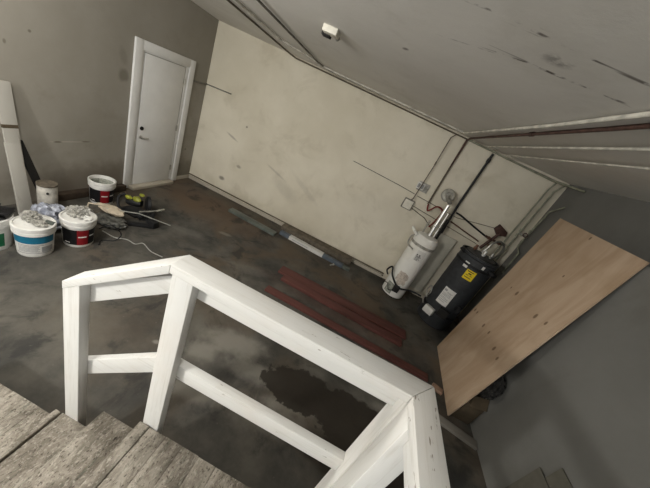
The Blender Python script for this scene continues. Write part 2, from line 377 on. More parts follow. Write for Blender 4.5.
# door in the left wall
door = MB(); door.box(XL + .002, XL + .022, 3.705, 4.495, .03, 2.085, .002); door = struct(door.build('door_1', 'door_white'), 'white flush door in the left wall')
b = MB(); b.lathe([(0, 0), (.030, 0), (.028, .010), (.011, .012), (.011, .045), (0, .045)], (XL + .022, 3.765, .875), 20, (1, 0, 0)); b.tube([(XL + .062, 3.765, .875), (XL + .066, 3.80, .873), (XL + .064, 3.875, .868)], .0105, 10, 4); lv = b.build('lever_handle', 'steel', door); lv['label'] = 'brushed steel lever handle'
b = MB(); b.lathe([(0, 0), (.031, 0), (.030, .014), (.018, .020), (0, .022)], (XL + .022, 3.765, 1.02), 20, (1, 0, 0)); b.build('deadbolt', 'dark', door)['label'] = 'dark round deadbolt'
for z in (.30, 1.07, 1.87):
    b = MB(); b.cyl((XL + .028, 4.503, z - .05), (XL + .028, 4.503, z + .05), .007, n=10); b.box(XL + .023, XL + .026, 4.475, 4.503, z - .05, z + .05); b.build('hinge', 'steel', door)
b = MB(); b.box(XL + .001, XL + .034, 3.535, 3.655, 0, 2.235, .003); b.box(XL + .001, XL + .034, 4.58, 4.70, 0, 2.235, .003); b.box(XL + .001, XL + .033, 3.655, 4.58, 2.115, 2.235, .003)
b.box(XL + .001, XL + .016, 3.655, 3.697, 0, 2.115, .001); b.box(XL + .001, XL + .016, 4.512, 4.58, 0, 2.115, .001); b.box(XL + .001, XL + .016, 3.697, 4.512, 2.093, 2.115, .001)
struct(b.build('trim_1', 'door_white'), 'white casing round the door')
b = MB(); b.box(XL + .036, XL + .15, 3.60, 4.50, 0, .055, .006); tag(b.build('door_sill', 'sill'), 'pale timber sill lying on the floor at the foot of the white door', 'sill')
b = MB(); b.box(XL + .001, XL + .022, 4.70, YB - .001, 0, .075, .004); b.box(XL + .001, XL + .02, 2.7, 3.53, 0, .07, .004); struct(b.build('baseboard_left', 'sill'))
b = MB(); b.box(XL + .022, -1.32, YB - .025, YB - .001, 0, .07, .004); b.box(.32, 1.0, YB - .025, YB - .001, 0, .07, .004); struct(b.build('baseboard_back', 'sill'))
b = MB(); b.tube([(XL + .03, YB - .045, .115), (-1.30, YB - .04, .115), (1.0, YB - .04, .115), (1.0, YB - .04, .05)], .013, 8)
tag(b.build('water_pipe', 'brown_pipe'), 'thin brown pipe running low along the back wall just above the floor', 'pipe')

# ------------------------------------------------------------------ stairs and landing
ZL = .766; RISE = .1815
st = thing('staircase', 'worn timber stair landing with two lower treads, paint spattered boards', 'stairs', (-.3, -.2, 0))
def planks(name, x0, x1, y1, z, n, thick=.038, y0=-1.1, gap=.0006):
    wd = (x1 - x0) / n
    for i in range(n):
        bb = MB(); bb.box(x0 + i * wd + gap / 2, x0 + (i + 1) * wd - gap / 2, y0, y1 + random.uniform(-.003, .003), z - thick, z + random.uniform(-.0015, .0015), .003); bb.build(name, 'stair', st)
b = MB(); b.box(-.50, -.445, -1.1, .672, ZL - .036, ZL + .004, .005); b.build('nosing', 'stair', st)
planks('landing_plank', -.443, .417, .672, ZL, 9)
planks('tread', -.75, -.495, .703, ZL - RISE, 1)
planks('tread', -.985, -.73, .673, ZL - 2 * RISE, 1)
b = MB(); b.box(-1.022, -.99, -1.1, .668, ZL - 2 * RISE - .03, ZL - 2 * RISE + .016, .003); b.build('batten', 'stair', st)
planks('tread', -1.80, -1.0, .705, ZL - 3 * RISE, 4)
for x, z0, z1 in ((-.478, ZL - RISE, ZL - .038), (-.728, ZL - 2 * RISE, ZL - RISE - .038), (-.986, ZL - 3 * RISE, ZL - 2 * RISE - .038), (-1.78, 0, ZL - 3 * RISE - .038)):
    b = MB(); b.box(x, x + .02, -1.1, .66, z0, z1); b.build('riser', 'stair', st)
for y in (.62, -1.05):
    b = MB(); b.prism([(-1.755, y, 0), (.415, y, 0), (.415, y, ZL - .04), (-.455, y, ZL - .04), (-.455, y, ZL - RISE - .04), (-.705, y, ZL - RISE - .04), (-.705, y, ZL - 2 * RISE - .04), (-.963, y, ZL - 2 * RISE - .04), (-.963, y, ZL - 3 * RISE - .04), (-1.755, y, ZL - 3 * RISE - .04)], (0, .035, 0)); b.build('stringer', 'stair', st)

# ------------------------------------------------------------------ railing
rl = thing('stair_railing', 'white painted timber railing round the stair landing', 'railing', (0, .72, 0))
SL = .769; CT = .042
def zt(x): return 1.757 + SL * (x + .5)
Y0, Y1 = .675, .722
b = MB(); b.prism([(-.968, Y0, .02), (-.882, Y0, .02), (-.882, Y0, zt(-.882) - CT), (-.968, Y0, zt(-.968) - CT)], (0, Y1 - Y0, 0), .003); b.build('post', 'rail_z', rl)
b = MB(); b.prism([(-.489, Y0, .02), (-.403, Y0, .02), (-.403, Y0, 1.717), (-.489, Y0, 1.717)], (0, Y1 - Y0, 0), .003); b.build('post', 'rail_z', rl)
b = MB(); b.box(.420, .507, .6755, .763, .02, 1.719, .003); b.build('post', 'rail_z', rl)
b = MB(); b.box(.420, .507, .586, .6700, .02, 1.719, .003); b.build('post', 'rail_z', rl)
b = MB(); b.box(.420, .507, -.70, -.61, .02, 1.719, .003); b.build('post', 'rail_z', rl)
# sloping cap, level cap, side cap
b = MB(); b.prism([(-.966, .672, zt(-.966) - CT), (-.501, .672, zt(-.501) - CT), (-.501, .672, zt(-.501)), (-.966, .672, zt(-.966))], (0, .091, 0), .003); b.build('cap_rail', 'rail_x', rl)
b = MB(); b.prism([(-.500, .672, 1.719), (.4195, .672, 1.719), (.5085, .763, 1.719), (-.500, .763, 1.719)], (0, 0, .040), .003); b.build('cap_rail', 'rail_x', rl)
b = MB(); b.prism([(.4205, .672, 1.719), (.4205, -.70, 1.719), (.5095, -.70, 1.719), (.5095, .763, 1.719)], (0, 0, .040), .003); b.build('cap_rail', 'rail_y', rl)
def slope(y0, y1, xa, xb, lo_a, hi_a, lo_b, hi_b, name):
    bb = MB(); bb.prism([(xa, y0, lo_a), (xb, y0, lo_b), (xb, y0, hi_b), (xa, y0, hi_a)], (0, y1 - y0, 0), .002); bb.build(name, 'rail_x', rl)
slope(.7225, .760, -.970, -.446, 1.295 - .066, zt(-.970) - CT - .001, 1.571 + .061, 1.718, 'sub_rail')
slope(.7225, .760, -.970, -.446, .780 - .070, .889 - .070, 1.079 + .060, 1.187 + .060, 'mid_rail')
b = MB(); b.box(-.445, .420, .7225, .760, 1.623, 1.719, .002); b.build('sub_rail', 'rail_x', rl)
b = MB(); b.box(-.445, .420, .7225, .760, 1.126, 1.214, .002); b.build('mid_rail', 'rail_x', rl)
b = MB(); b.box(.445, .483, -.61, .586, 1.647, 1.719, .002); b.build('sub_rail', 'rail_y', rl)
b = MB(); b.box(.445, .485, -.61, .586, 1.165, 1.250, .002); b.build('mid_rail', 'rail_y', rl)

# ------------------------------------------------------------------ ceiling pipes and wall pipes
ZP = ZC - .024
g = 'pipes along the ceiling'
def pipe(name, pts, r, mat, label, group=None, smooth=0, couplings=(), cat='pipe', clips=()):
    bb = MB(); bb.tube(pts, r, 12, smooth)
    for c, ax in couplings:
        ax = Vector(ax).normalized(); bb.cyl(Vector(c) - ax * .03, Vector(c) + ax * .03, r * 1.45, n=14)
    return tag(bb.build(name, mat), label, cat, group)
pipe('ceiling_pipe', [(.84, 4.70, ZC - .025), (.94, 2.4, ZC - .025), (.975, -1.2, ZC - .025)], .0135, 'pipe', 'thick pale pipe crossing the ceiling, uppermost of the four parallel pipes at right', g, couplings=[((.956, .9, ZC - .025), (0, 1, 0))])
pipe('ceiling_pipe', [(1.0, 5.06, 2.45), (1.0, 5.06, ZC - .055), (1.0, 4.9, ZC - .03), (1.04, 2.0, ZC - .03), (1.06, -1.2, ZC - .03)], .014, 'rust_pipe', 'rusty dark red pipe crossing the ceiling beside a thick pale one', g, couplings=[((1.0276, 2.9, ZC - .03), (0, 1, 0))])
pipe('ceiling_pipe', [(1.30, 4.95, ZC - .03), (1.325, -1.2, ZC - .03)], .0105, 'pipe', 'slim white pipe crossing the ceiling just below the rusty pipe in the photo', g, couplings=[((1.3124, 1.9, ZC - .03), (0, 1, 0))])
pipe('ceiling_pipe', [(1.61, 4.93, ZC - .03), (1.66, -1.2, ZC - .03)], .0085, 'pipe', 'thinnest white pipe crossing the ceiling, nearest the plywood side', g)
pipe('ceiling_pipe', [(-1.66, -1.2, ZC - .02), (-1.64, 2.7, ZC - .02), (-1.60, 4.50, ZC - .02), (-1.55, 4.68, ZC - .02), (-1.40, 4.745, ZC - .02)], .011, 'pipe_grey', 'grey pipe leaving the back corner, crossing the ceiling nearest the white ceiling box', g)
pipe('ceiling_pipe', [(-2.10, -1.2, ZC - .02), (-2.08, 3.1, ZC - .02), (-2.05, 4.08, ZC - .02), (-1.80, 4.30, ZC - .02), (-1.60, 4.64, ZC - .02), (-1.35, 4.70, ZC - .02), (.82, 4.70, ZC - .02)], .012, 'pipe', 'cream pipe bending from the ceiling into the top corner of the back wall', g, couplings=[((-2.08, 3.3, ZC - .02), (0, 1, 0)), ((-.3, 4.70, ZC - .02), (1, 0, 0)), ((.76, 4.70, ZC - .02), (1, 0, 0))])
pipe('ceiling_pipe', [(-2.30, -1.2, ZC - .018), (-2.30, 3.1, ZC - .018), (-2.28, 4.98, ZC - .018), (-2.2, 5.06, ZC - .03), (2.60, 5.06, ZC - .05)], .011, 'brown_pipe', 'dark pipe crossing the ceiling then following the top of the back wall', g)
pipe('ceiling_pipe', [(1.0, 5.0, ZC - .045), (2.45, 5.0, ZC - .065), (2.72, 4.6, ZC - .065)], .014, 'pipe_green', 'olive pipe along the top of the back wall into the right corner', g)
pipe('drop_pipe', [(1.0, 5.06, 2.46), (1.01, 5.06, 1.76)], .015, 'brown_pipe', 'brown pipe dropping down the back wall to the red hose', 'drop pipes on the back wall')
pipe('drop_pipe', [(1.47, 5.05, ZC - .075), (1.47, 5.05, 1.96), (1.50, 5.04, 1.40)], .021, 'black', 'black pipe dropping down the back wall behind the white heater flue', 'drop pipes on the back wall', couplings=[((1.47, 5.05, 2.80), (0, 0, 1))])
pipe('conduit', [(.80, 5.03, ZC - .05), (.75, 5.03, ZC - .12), (.75, 5.028, 2.35), (.73, 5.03, 1.74), (.72, 5.075, 1.700)], .008, 'brown_pipe', 'thin conduit running down the back wall into the square junction box', couplings=[((.75, 5.028, 2.42), (0, 0, 1))])
pipe('conduit', [(.76, 5.085, 1.57), (1.10, 5.085, 1.50), (1.32, 5.06, 1.38)], .007, 'brown_pipe', 'thin conduit from the junction box to the white heater')
pipe('conduit', [(.76, 5.09, 1.61), (2.15, 5.09, 1.50)], .006, 'brown_pipe', 'thin conduit from the junction box passing behind the flue towards the dark heater')
pipe('conduit', [(-.56, 5.097, 1.86), (.40, 5.097, 1.83), (.72, 5.097, 1.81)], .005, 'dark', 'thin dark cable tacked level across the back wall', cat='cable')
pipe('conduit', [(.78, 5.097, 1.80), (1.6, 5.097, 1.76), (2.3, 5.097, 1.90)], .006, 'brown_pipe', 'thin cable running level behind the flue disc', cat='cable')
pipe('gas_pipe', [(1.52, 5.06, 1.84), (1.62, 5.06, 1.83), (1.95, 5.06, 1.75), (2.26, 5.06, 1.68)], .016, 'black', 'black pipe running level from the black drop pipe to the copper valves')
pipe('supply_pipe', [(1.53, 5.06, 1.66), (2.14, 5.06, 1.56)], .012, 'copper', 'copper pipe running level below the black level pipe')
pipe('red_hose', [(1.02, 5.05, 1.76), (1.06, 4.99, 1.66), (1.16, 4.97, 1.80), (1.28, 4.97, 1.76), (1.26, 4.95, 1.55), (1.22, 4.93, 1.42)], .014, 'red_hose', 'red hose looping from the brown drop pipe above the white heater', None, 6, cat='hose')
b = MB(); b.box(.605, .795, 5.045, 5.103, 1.505, 1.695, .006); j = tag(b.build('junction_box', 'pipe_grey'), 'square cream junction box on the back wall left of the red hose', 'junction box')  # dark grey body paints in the shadow border round the cream plate
b = MB(); b.box(.62, .78, 5.038, 5.045, 1.52, 1.68, .003); b.lathe([(0, 0), (.006, 0), (.005, .004), (0, .004)], (.70, 5.039, 1.60), 12, (0, -1, 0)); b.build('cover_plate', 'cream_plastic', j)
ob = thing('outlet_box', 'white twin outlet box on the back wall above the junction box', 'socket', (.76, 5.10, 1.90))
b = MB(); b.box(.69, .89, 5.085, 5.103, 1.90, 2.06, .004); b.build('back_plate', 'film', ob)
b = MB(); b.box(.665, .80, 5.045, 5.086, 1.925, 2.04, .006); b.build('cover', 'white_plastic', ob)
for x in (.70, .765):
    b = MB(); b.box(x - .022, x + .022, 5.040, 5.0452, 1.945, 2.02, .002); b.build('socket', 'grey_print', ob)
pipe('bent_rod', [(XL + .02, 4.74, 1.925), (XL + .02, 5.085, 1.945), (XL + .05, 5.088, 1.945), (-3.22, 5.088, 1.975)], .011, 'pipe_grey', 'short pale pipe bent round the corner right of the white door')
# right back corner pipes
g2 = 'upright pipes in the right corner'
pipe('riser_pipe', [(2.53, 4.99, ZC - .05), (2.51, 5.03, ZC - .2), (2.49, 5.04, 1.35)], .013, 'pipe_green', 'olive upright pipe in the right corner, first from the heaters', g2)
pipe('riser_pipe', [(2.64, 4.95, ZC - .05), (2.60, 5.02, ZC - .2), (2.59, 5.03, 1.30)], .014, 'pipe_green', 'olive upright pipe in the right corner, second from the heaters', g2, couplings=[((2.59, 5.03, 2.05), (0, 0, 1)), ((2.59, 5.03, 1.95), (0, 0, 1))])
pipe('riser_pipe', [(2.73, 4.74, ZC - .35), (2.70, 4.92, 2.50), (2.68, 4.95, 1.95), (2.68, 4.95, 1.80), (2.69, 4.80, 1.72), (2.69, 4.80, 1.3)], .012, 'pipe_green', 'olive kinked pipe with valves in the right corner by the plywood', g2, couplings=[((2.68, 4.95, 2.1), (0, 0, 1)), ((2.68, 4.95, 1.9), (0, 0, 1))])
vt = thing('valve', 'olive gate valve joining the corner pipes above the dark heater', 'valve', (2.64, 4.97, 1.96))
b = MB(); b.cyl((2.58, 4.99, 2.0), (2.70, 4.94, 2.0), .02, n=14); b.cyl((2.64, 4.965, 2.0), (2.62, 4.88, 2.02), .012, n=10); b.build('body', 'galv', vt)
b = MB(); b.lathe([(.03, -.006), (.04, 0), (.03, .006), (.022, 0), (.03, -.006)], (2.618, 4.875, 2.022), 18, (-.2, -.97, .2)); b.build('wheel', 'rust_pipe', vt)
mn = thing('copper_manifold', 'reddish brown valve cluster on the wall above the dark heater', 'valves', (2.34, 5.0, 1.6))
b = MB(); b.prism([(2.26, 5.03, 1.99), (2.44, 5.03, 1.92), (2.46, 5.03, 1.84), (2.32, 5.03, 1.80), (2.22, 5.03, 1.88)], (0, .05, 0), .006); b.build('mounting_block', 'rust_pipe', mn)
b = MB(); b.cyl((2.20, 4.98, 1.48), (2.32, 4.98, 1.85), .026, n=14); b.cyl((2.14, 4.96, 1.72), (2.42, 4.96, 1.70), .018, n=12); b.build('body', 'rust_pipe', mn)
for x, z in ((2.18, 1.72), (2.27, 1.60), (2.38, 1.71)):
    b = MB(); b.cyl((x, 4.97, z), (x, 4.91, z), .012, n=10); b.lathe([(0, 0), (.03, 0), (.03, .014), (0, .014)], (x, 4.91, z), 14, (0, -1, 0)); b.build('knob', 'copper', mn)
pipe('flexible_hose', [(2.12, 4.58, 1.58), (2.16, 4.60, 1.72), (2.28, 4.66, 1.78), (2.42, 4.76, 1.70), (2.46, 4.84, 1.52), (2.42, 4.9, 1.38)], .017, 'steel', 'braided steel hose arching from the top of the dark heater', None, 6, cat='hose')

# ------------------------------------------------------------------ ceiling box
cb = thing('ceiling_box', 'small white lamp holder box on the ceiling', 'lamp holder', (-.90, 2.60, ZC))
b = MB(); b.box(-.965, -.835, 2.53, 2.63, ZC - .05, ZC - .001, .005); b.build('cover', 'cream_plastic', cb)
b = MB(); b.box(-.985, -.91, 2.60, 2.67, ZC - .062, ZC - .02, .004); b.build('bracket', 'dark', cb)
b = MB(); b.lathe([(0, 0), (.016, 0), (.020, .03), (.012, .032), (0, .02)], (-.86, 2.64, ZC - .03), 14, (.2, 1, -.2)); b.build('socket', 'galv', cb)

# ------------------------------------------------------------------ white heater
hx, hy, hr, hz = 1.245, 4.69, .212, 1.29
wh = thing('water_heater', 'tall white cylindrical water heater with rust marks against the back wall', 'water heater', (hx, hy, 0))
b = MB(); b.lathe([(0, .03), (hr - .004, .03), (hr, .04), (hr, hz - .02), (hr - .008, hz), (.19, hz + .025), (.10, hz + .05), (0, hz + .055)], (hx, hy, 0), 40); tank = b.build('tank', 'wheater', wh)
b = MB(); b.lathe([(0, 0), (hr - .02, 0), (hr - .012, .03), (0, .03)], (hx, hy, 0), 32); b.build('base_ring', 'dark', wh)
b = MB(); b.lathe([(hr + .001, hz - .17), (hr + .006, hz - .165), (hr + .006, hz - .125), (hr + .001, hz - .12)], (hx, hy, 0), 40); b.build('strap', 'galv', wh)
a = math.atan2(-hy, -hx)   # towards the viewer
b = MB(); b.patch((hx, hy, 0), hr, hr, .88, 1.08, a - .05, a + .70); lb = b.build('label', 'paper', wh)
b = MB()
for k, (z, w_) in enumerate(((.995, .10), (.995, .10), (.97, .4), (.955, .45), (.935, .35), (.915, .42), (.895, .3))):
    s0 = a + .02 + (.22 if k == 1 else 0); b.patch((hx, hy, 0), hr + .0016, hr + .0016, z - (.012 if k < 2 else .004), z + (.012 if k < 2 else .004), s0, s0 + w_, .001, 4)
b.build('print', 'dark', lb)
b = MB(); b.blob((hx + math.cos(a + .1) * (hr - .004), hy + math.sin(a + .1) * (hr - .004), .46), (.10, .018, .13), .5, 2.5, 3, 3); rs = b.build('rust_patch', 'stain', wh); rs['label'] = 'brown rusty burn mark'
for q in rs.data.vertices:
    p = Vector(q.co); d = Vector((p.x, p.y, 0)); L_ = d.length; aa = math.atan2(p.y, p.x)
    t = ((p.x - math.cos(a + .1) * hr) * -math.sin(a) + (p.y - math.sin(a + .1) * hr) * math.cos(a)); aa = a + .1 + t / hr
    rr = hr + (.0012 if L_ > hr - .004 else -.004); q.co = (rr * math.cos(aa), rr * math.sin(aa), p.z)
b = MB(); b.box(hx + math.cos(a + .15) * (hr + .03) - .055, hx + math.cos(a + .15) * (hr + .03) + .055, hy + math.sin(a + .15) * (hr + .03) - .03, hy + math.sin(a + .15) * (hr + .03) + .03, .17, .30, .008); b.build('gas_valve', 'dark', wh)
b = MB(); b.patch((hx, hy, 0), hr, hr, .06, .28, a - .75, a - .05, .004); b.build('access_panel', 'plaster_dry', wh)
b = MB(); b.tube([(hx - .25, hy - .0, .32), (hx - .31, hy - .05, .42), (hx - .27, hy - .13, .55), (hx - .20, hy - .20, .42), (hx - .02, hy - .29, .30), (hx + .20, hy - .26, .34), (hx + .40, hy - .29, .36)], .016, 10, 6); b.build('black_hose', 'black', wh)
b = MB(); b.tube([(hx - .05, hy - .27, .22), (hx - .14, hy - .26, .16), (hx - .20, hy - .20, .24), (hx - .26, hy - .10, .20)], .008, 8, 5); b.build('gas_line', 'black', wh)
b = MB(); b.tube([(hx - .30, hy + .06, 1.33), (hx - .27, hy - .0, 1.31), (hx - .20, hy - .1, 1.27)], .026, 12, 4); b.build('relief_pipe', 'alum', wh)['label'] = 'shiny silver relief pipe'
b = MB(); b.tube([(hx - .22, hy - .08, 1.28), (hx - .265, hy - .05, 1.20), (hx - .25, hy - .06, 1.06), (hx - .16, hy - .19, 1.04)], .014, 10, 4); b.build('drain_tube', 'galv', wh)
for dx, dy, r_, top, mt in ((-.11, .05, .014, 1.50, 'galv'), (.0, -.02, .030, 1.93, 'chrome'), (.09, .03, .026, 1.80, 'steel'), (.16, .09, .022, 1.70, 'dark')):
    b = MB(); b.cyl((hx + dx, hy + dy, hz + .02), (hx + dx, hy + dy + .05, top), r_, n=18); b.lathe([(r_, .0), (r_ + .006, .01), (r_ + .006, .04), (r_, .05)], (hx + dx, hy + dy + .02, hz + .22), 18); b.build('riser_tube', mt, wh)
fl = thing('flue_disc', 'round galvanised flue cover on the back wall above the white heater', 'flue', (1.23, 4.9, 2.05))
b = MB(); b.lathe([(0, .03), (.05, .03), (.06, .045), (.10, .040), (.115, .025), (.115, .01), (.10, 0), (0, 0)], (1.20, 4.93, 2.05), 32, (-.1, -1, .15)); b.build('disc', 'galv', fl)
b = MB(); b.tube([(1.20, 4.90, 2.05), (1.22, 4.86, 2.0), (1.243, 4.78, 1.99), (1.245, 4.74, 1.965)], .036, 14, 3); b.build('elbow', 'steel', fl)
b = MB(); b.cyl((1.20, 4.95, 2.05), (1.20, 5.10, 2.05), .05, n=18); b.build('collar', 'galv', fl)
# panel between the heaters
b = MB(); b.obox((1.66, 5.03, .78), (.16, 0, 0), (0, .012, 0), (0, .02, .62), .003); pn = tag(b.build('hardboard_sheet', 'panel'), 'tall pale panel leaning on the back wall between the two heaters', 'panel')

# ------------------------------------------------------------------ dark heater
kx, ky, kr, kz = 2.07, 4.48, .300, 1.42
bh = thing('water_heater', 'charcoal cylindrical water heater with a yellow tag beside the plywood', 'water heater', (kx, ky, 0))
b = MB(); b.lathe([(0, .03), (kr, .03), (kr, .30), (kr, kz), (kr - .02, kz + .02), (kr - .06, kz + .03), (kr - .06, kz + .055), (kr - .12, kz + .075), (0, kz + .08)], (kx, ky, 0), 44); b.build('tank', 'jacket', bh)
b = MB(); b.lathe([(0, 0), (kr - .03, 0), (kr - .03, .03), (0, .03)], (kx, ky, 0), 32); b.build('base_ring', 'black', bh)
for z in (.30, kz - .12):
    b = MB(); b.lathe([(kr + .001, z - .02), (kr + .008, z - .016), (kr + .008, z + .016), (kr + .001, z + .02)], (kx, ky, 0), 44); b.build('band', 'black', bh)
a = math.atan2(-ky, -kx)
def kp(da, r=kr): return Vector((kx + math.cos(a + da) * r, ky + math.sin(a + da) * r, 0))
b = MB(); b.patch((kx, ky, 0), kr, kr, 1.08, 1.25, a - .10, a + .40, .004); tg = b.build('energy_tag', 'yellow', bh); tg['label'] = 'bright yellow tag'
b = MB()
for z, s0, s1, h in ((1.225, -.04, .30, .007), (1.19, .06, .22, .010), (1.16, -.04, .12, .004), (1.16, .18, .30, .004), (1.12, -.04, .30, .006)): b.patch((kx, ky, 0), kr + .0042, kr + .0042, z - h, z + h, a + s0, a + s1, .0008, 5)
b.build('print', 'dark_timber', tg)
b = MB(); b.patch((kx, ky, 0), kr, kr, .48, .80, a - .42, a + .22, .002); pl = b.build('rating_label', 'paper', bh); pl['label'] = 'white rating label with dark symbols'
b = MB()
for z, s0, s1, h in ((.68, -.38, -.22, .018), (.66, -.16, .14, .004), (.645, -.16, .10, .004), (.62, -.38, .14, .004), (.60, -.38, .12, .004), (.58, -.38, .15, .004), (.55, -.38, -.05, .004), (.53, -.38, .1, .004), (.50, -.38, .12, .004), (.47, -.38, .0, .004)): z += .07; b.patch((kx, ky, 0), kr + .0022, kr + .0022, z - h, z + h, a + s0, a + s1, .0008, 5)
b.build('print', 'grey_print', pl)
b = MB(); b.patch((kx, ky, 0), kr, kr, 1.24, 1.34, a - .42, a - .18, .003); b.build('sticker', 'paper', bh)
b = MB(); b.patch((kx, ky, 0), kr, kr, 1.34, 1.395, a + .42, a + .55, .003); b.build('sticker', 'paper', bh)
p = kp(-.35, kr + .035)
b = MB(); b.obox((p.x, p.y, .27), (.07, -.05, 0), (-.028, -.035, 0), (0, 0, .065), .008); b.build('control_box', 'white_plastic', bh)['label'] = 'white control box'
p = kp(.28, kr + .04)
b = MB(); b.obox((p.x, p.y, .38), (.075, -.035, 0), (-.02, -.04, 0), (0, 0, .075), .008); b.build('gas_valve', 'dark', bh)
p = kp(.75, kr + .06); p2 = kp(.75, kr - .01)
b = MB(); b.beam((p2.x, p2.y, .56), (p.x, p.y, .56), .06, .07, bev=.006); b.cyl((p.x, p.y, .50), (p.x, p.y, .62), .035, n=14); b.build('side_fitting', 'black', bh)
p = kp(.95, kr + .10); p2 = kp(.95, kr - .01)
b = MB(); b.beam((p2.x, p2.y, 1.36), (p.x, p.y, 1.34), .09, .05, bev=.006); b.build('bracket', 'black', bh)
p = kp(-.95, kr + .05); p2 = kp(-.95, kr - .01)
b = MB(); b.beam((p2.x, p2.y, 1.42), (p.x, p.y, 1.46), .08, .05, bev=.006); b.build('bracket', 'black', bh)
b = MB(); b.lathe([(kr - .02, kz + .02), (kr + .01, kz + .02), (kr + .012, kz + .05), (kr - .015, kz + .052)], (kx, ky, 0), 44); b.build('top_ring', 'jacket', bh)
for dx, dy, mt in ((-.11, .08, 'copper'), (.05, .12, 'chrome'), (.13, -.02, 'steel'), (-.02, -.10, 'chrome')):
    b = MB(); b.cyl((kx + dx, ky + dy, kz + .05), (kx + dx, ky + dy, kz + .17), .022, n=14); b.lathe([(0, 0), (.034, 0), (.034, .03), (0, .03)], (kx + dx, ky + dy, kz + .09), 6); b.build('top_fitting', mt, bh)
b = MB(); b.tube([(kx - .35, ky - .12, .42), (kx - .39, ky - .04, .52), (kx - .34, ky + .02, .60), (kx - .31, ky - .03, .48), (kx - .38, ky - .10, .38), (kx - .36, ky - .16, .30)], .012, 8, 6); b.build('cable', 'steel', bh)

# ------------------------------------------------------------------ plywood and what is behind it
P0, P1 = Vector((2.075, 3.73, .006)), Vector((2.02, 2.51, .006)); T1, T0 = Vector((2.300, 2.585, 2.432)), Vector((2.303, 3.919, 2.468))
nrm = (P1 - P0).cross(T0 - P0).normalized()
if nrm.x > 0: nrm = -nrm
b = MB(); b.hexa([P0, P1, T1, T0, P0 - nrm * .018, P1 - nrm * .018, T1 - nrm * .018, T0 - nrm * .018], .001)
ps = tag(b.build('plywood_sheet', 'ply'), 'full plywood sheet standing on end, leaning against the grey right wall', 'plywood')
b = MB(); b.hexa([(2.07, 2.54, 0), (2.30, 2.54, 0), (2.30, 2.93, 0), (2.12, 2.93, 0), (2.10, 2.53, .30), (2.32, 2.55, .33), (2.31, 2.93, .33), (2.14, 2.93, .30)], .008)
cbx = tag(b.build('cardboard_box', 'cardboard'), 'brown cardboard box on the floor tucked behind the foot of the plywood', 'box')
b = MB(); b.hexa([(2.12, 2.50, .29), (2.31, 2.52, .32), (2.325, 2.62, .40), (2.14, 2.60, .36), (2.12, 2.505, .295), (2.31, 2.525, .325), (2.325, 2.625, .405), (2.14, 2.605, .365)]); b.build('flap', 'cardboard', cbx)
b = MB(); b.blob((2.205, 2.64, .60), (.085, .15, .18), .4, 2.0, 4, 5, ridged=True); tag(b.build('bin_bag', 'dark'), 'black plastic bag on top of the cardboard box behind the plywood', 'bag')
b = MB(); b.beam((1.55, 2.445, .02), (2.32, 2.30, .02), .10, .04, bev=.004); tag(b.build('floor_board', 'grey_plank'), 'grey board lying on the floor between the railing corner and the right wall', 'board')
b = MB(); b.beam((1.86, 2.84, .02), (1.99, 2.80, .02), .085, .04, bev=.004); tag(b.build('wood_block', 'raw_wood'), 'small raw wood offcut beside the foot of the plywood', 'wood offcut')
b = MB(); b.obox((2.312, 1.38, .42), (.008, 0, .0), (0, .35, 0), (.006, 0, .42), .002); tag(b.build('scrap_board', 'olive_board'), 'taller olive board standing against the right wall at the bottom of the photo', 'board')
b = MB(); b.obox((2.289, 1.50, .335), (.006, 0, .0), (0, .30, 0), (.010, 0, .335), .002); tag(b.build('scrap_board', 'olive_board'), 'shorter olive board standing against the right wall overlapping the taller one', 'board')

# ------------------------------------------------------------------ timber on the floor
g3 = 'red stained planks on the floor'
def plank(pa, pb, wd, th, mat, label, name, group=None, bev=.004):
    bb = MB(); bb.beam((pa[0], pa[1], th / 2), (pb[0], pb[1], th / 2), wd, th, bev=bev); return tag(bb.build(name, mat), label, 'plank', group)
plank((-.74, 3.585), (1.50, 3.58), .21, .03, 'red_plank', 'wide red stained plank on the floor, farthest from the railing', 'red_plank', g3)
plank((-.62, 3.40), (1.42, 3.33), .15, .045, 'red_plank', 'red stained plank lying against the farthest wide one', 'red_plank', g3)
plank((-.70, 2.99), (1.80, 2.92), .12, .035, 'red_plank', 'narrow red stained plank lying apart, nearest the white railing', 'red_plank', g3)
b = MB(); b.beam((-2.36, 4.60, .03), (-1.30, 4.55, .03), .13, .06, bev=.004); tag(b.build('channel', 'slate'), 'grey green metal channel lying on the floor along the back wall', 'channel')
b = MB(); b.obox((-.52, 4.93, .075), (.80, 0, 0), (0, .085, .01), (0, -.006, .062), .004); tag(b.build('brown_board', 'brown_timber'), 'long brown board lying along the foot of the back wall', 'board')
lv = thing('label_strip_rail', 'long boxed rail with a white label lying in front of the brown board', 'packaged rail', (-.5, 4.72, 0))
b = MB(); b.beam((-1.27, 4.74, .035), (.16, 4.665, .035), .10, .07, bev=.004); b.build('carton', 'blue_grey', lv)
b = MB(); b.beam((-1.05, 4.7285, .0355), (-.28, 4.688, .0355), .103, .074); wl = b.build('white_label', 'paper', lv)
b = MB(); b.beam((-.98, 4.6725, .036), (-.62, 4.6536, .036), .001, .014); b.build('print', 'grey_print', wl)
b = MB(); b.beam((-.95, 4.724, .0730), (-.50, 4.7, .0730), .012, .001); b.build('print', 'grey_print', wl)
b = MB(); b.box(.17, .32, 4.63, 4.72, 0, .055, .004); b.build('end_cap', 'slate', lv)
b = MB(); b.tube([(-.02, 4.62, .012), (.0, 4.57, .02), (-.04, 4.54, .01), (-.06, 4.50, .01)], .012, 8, 5); b.build('strap', 'wire', lv)

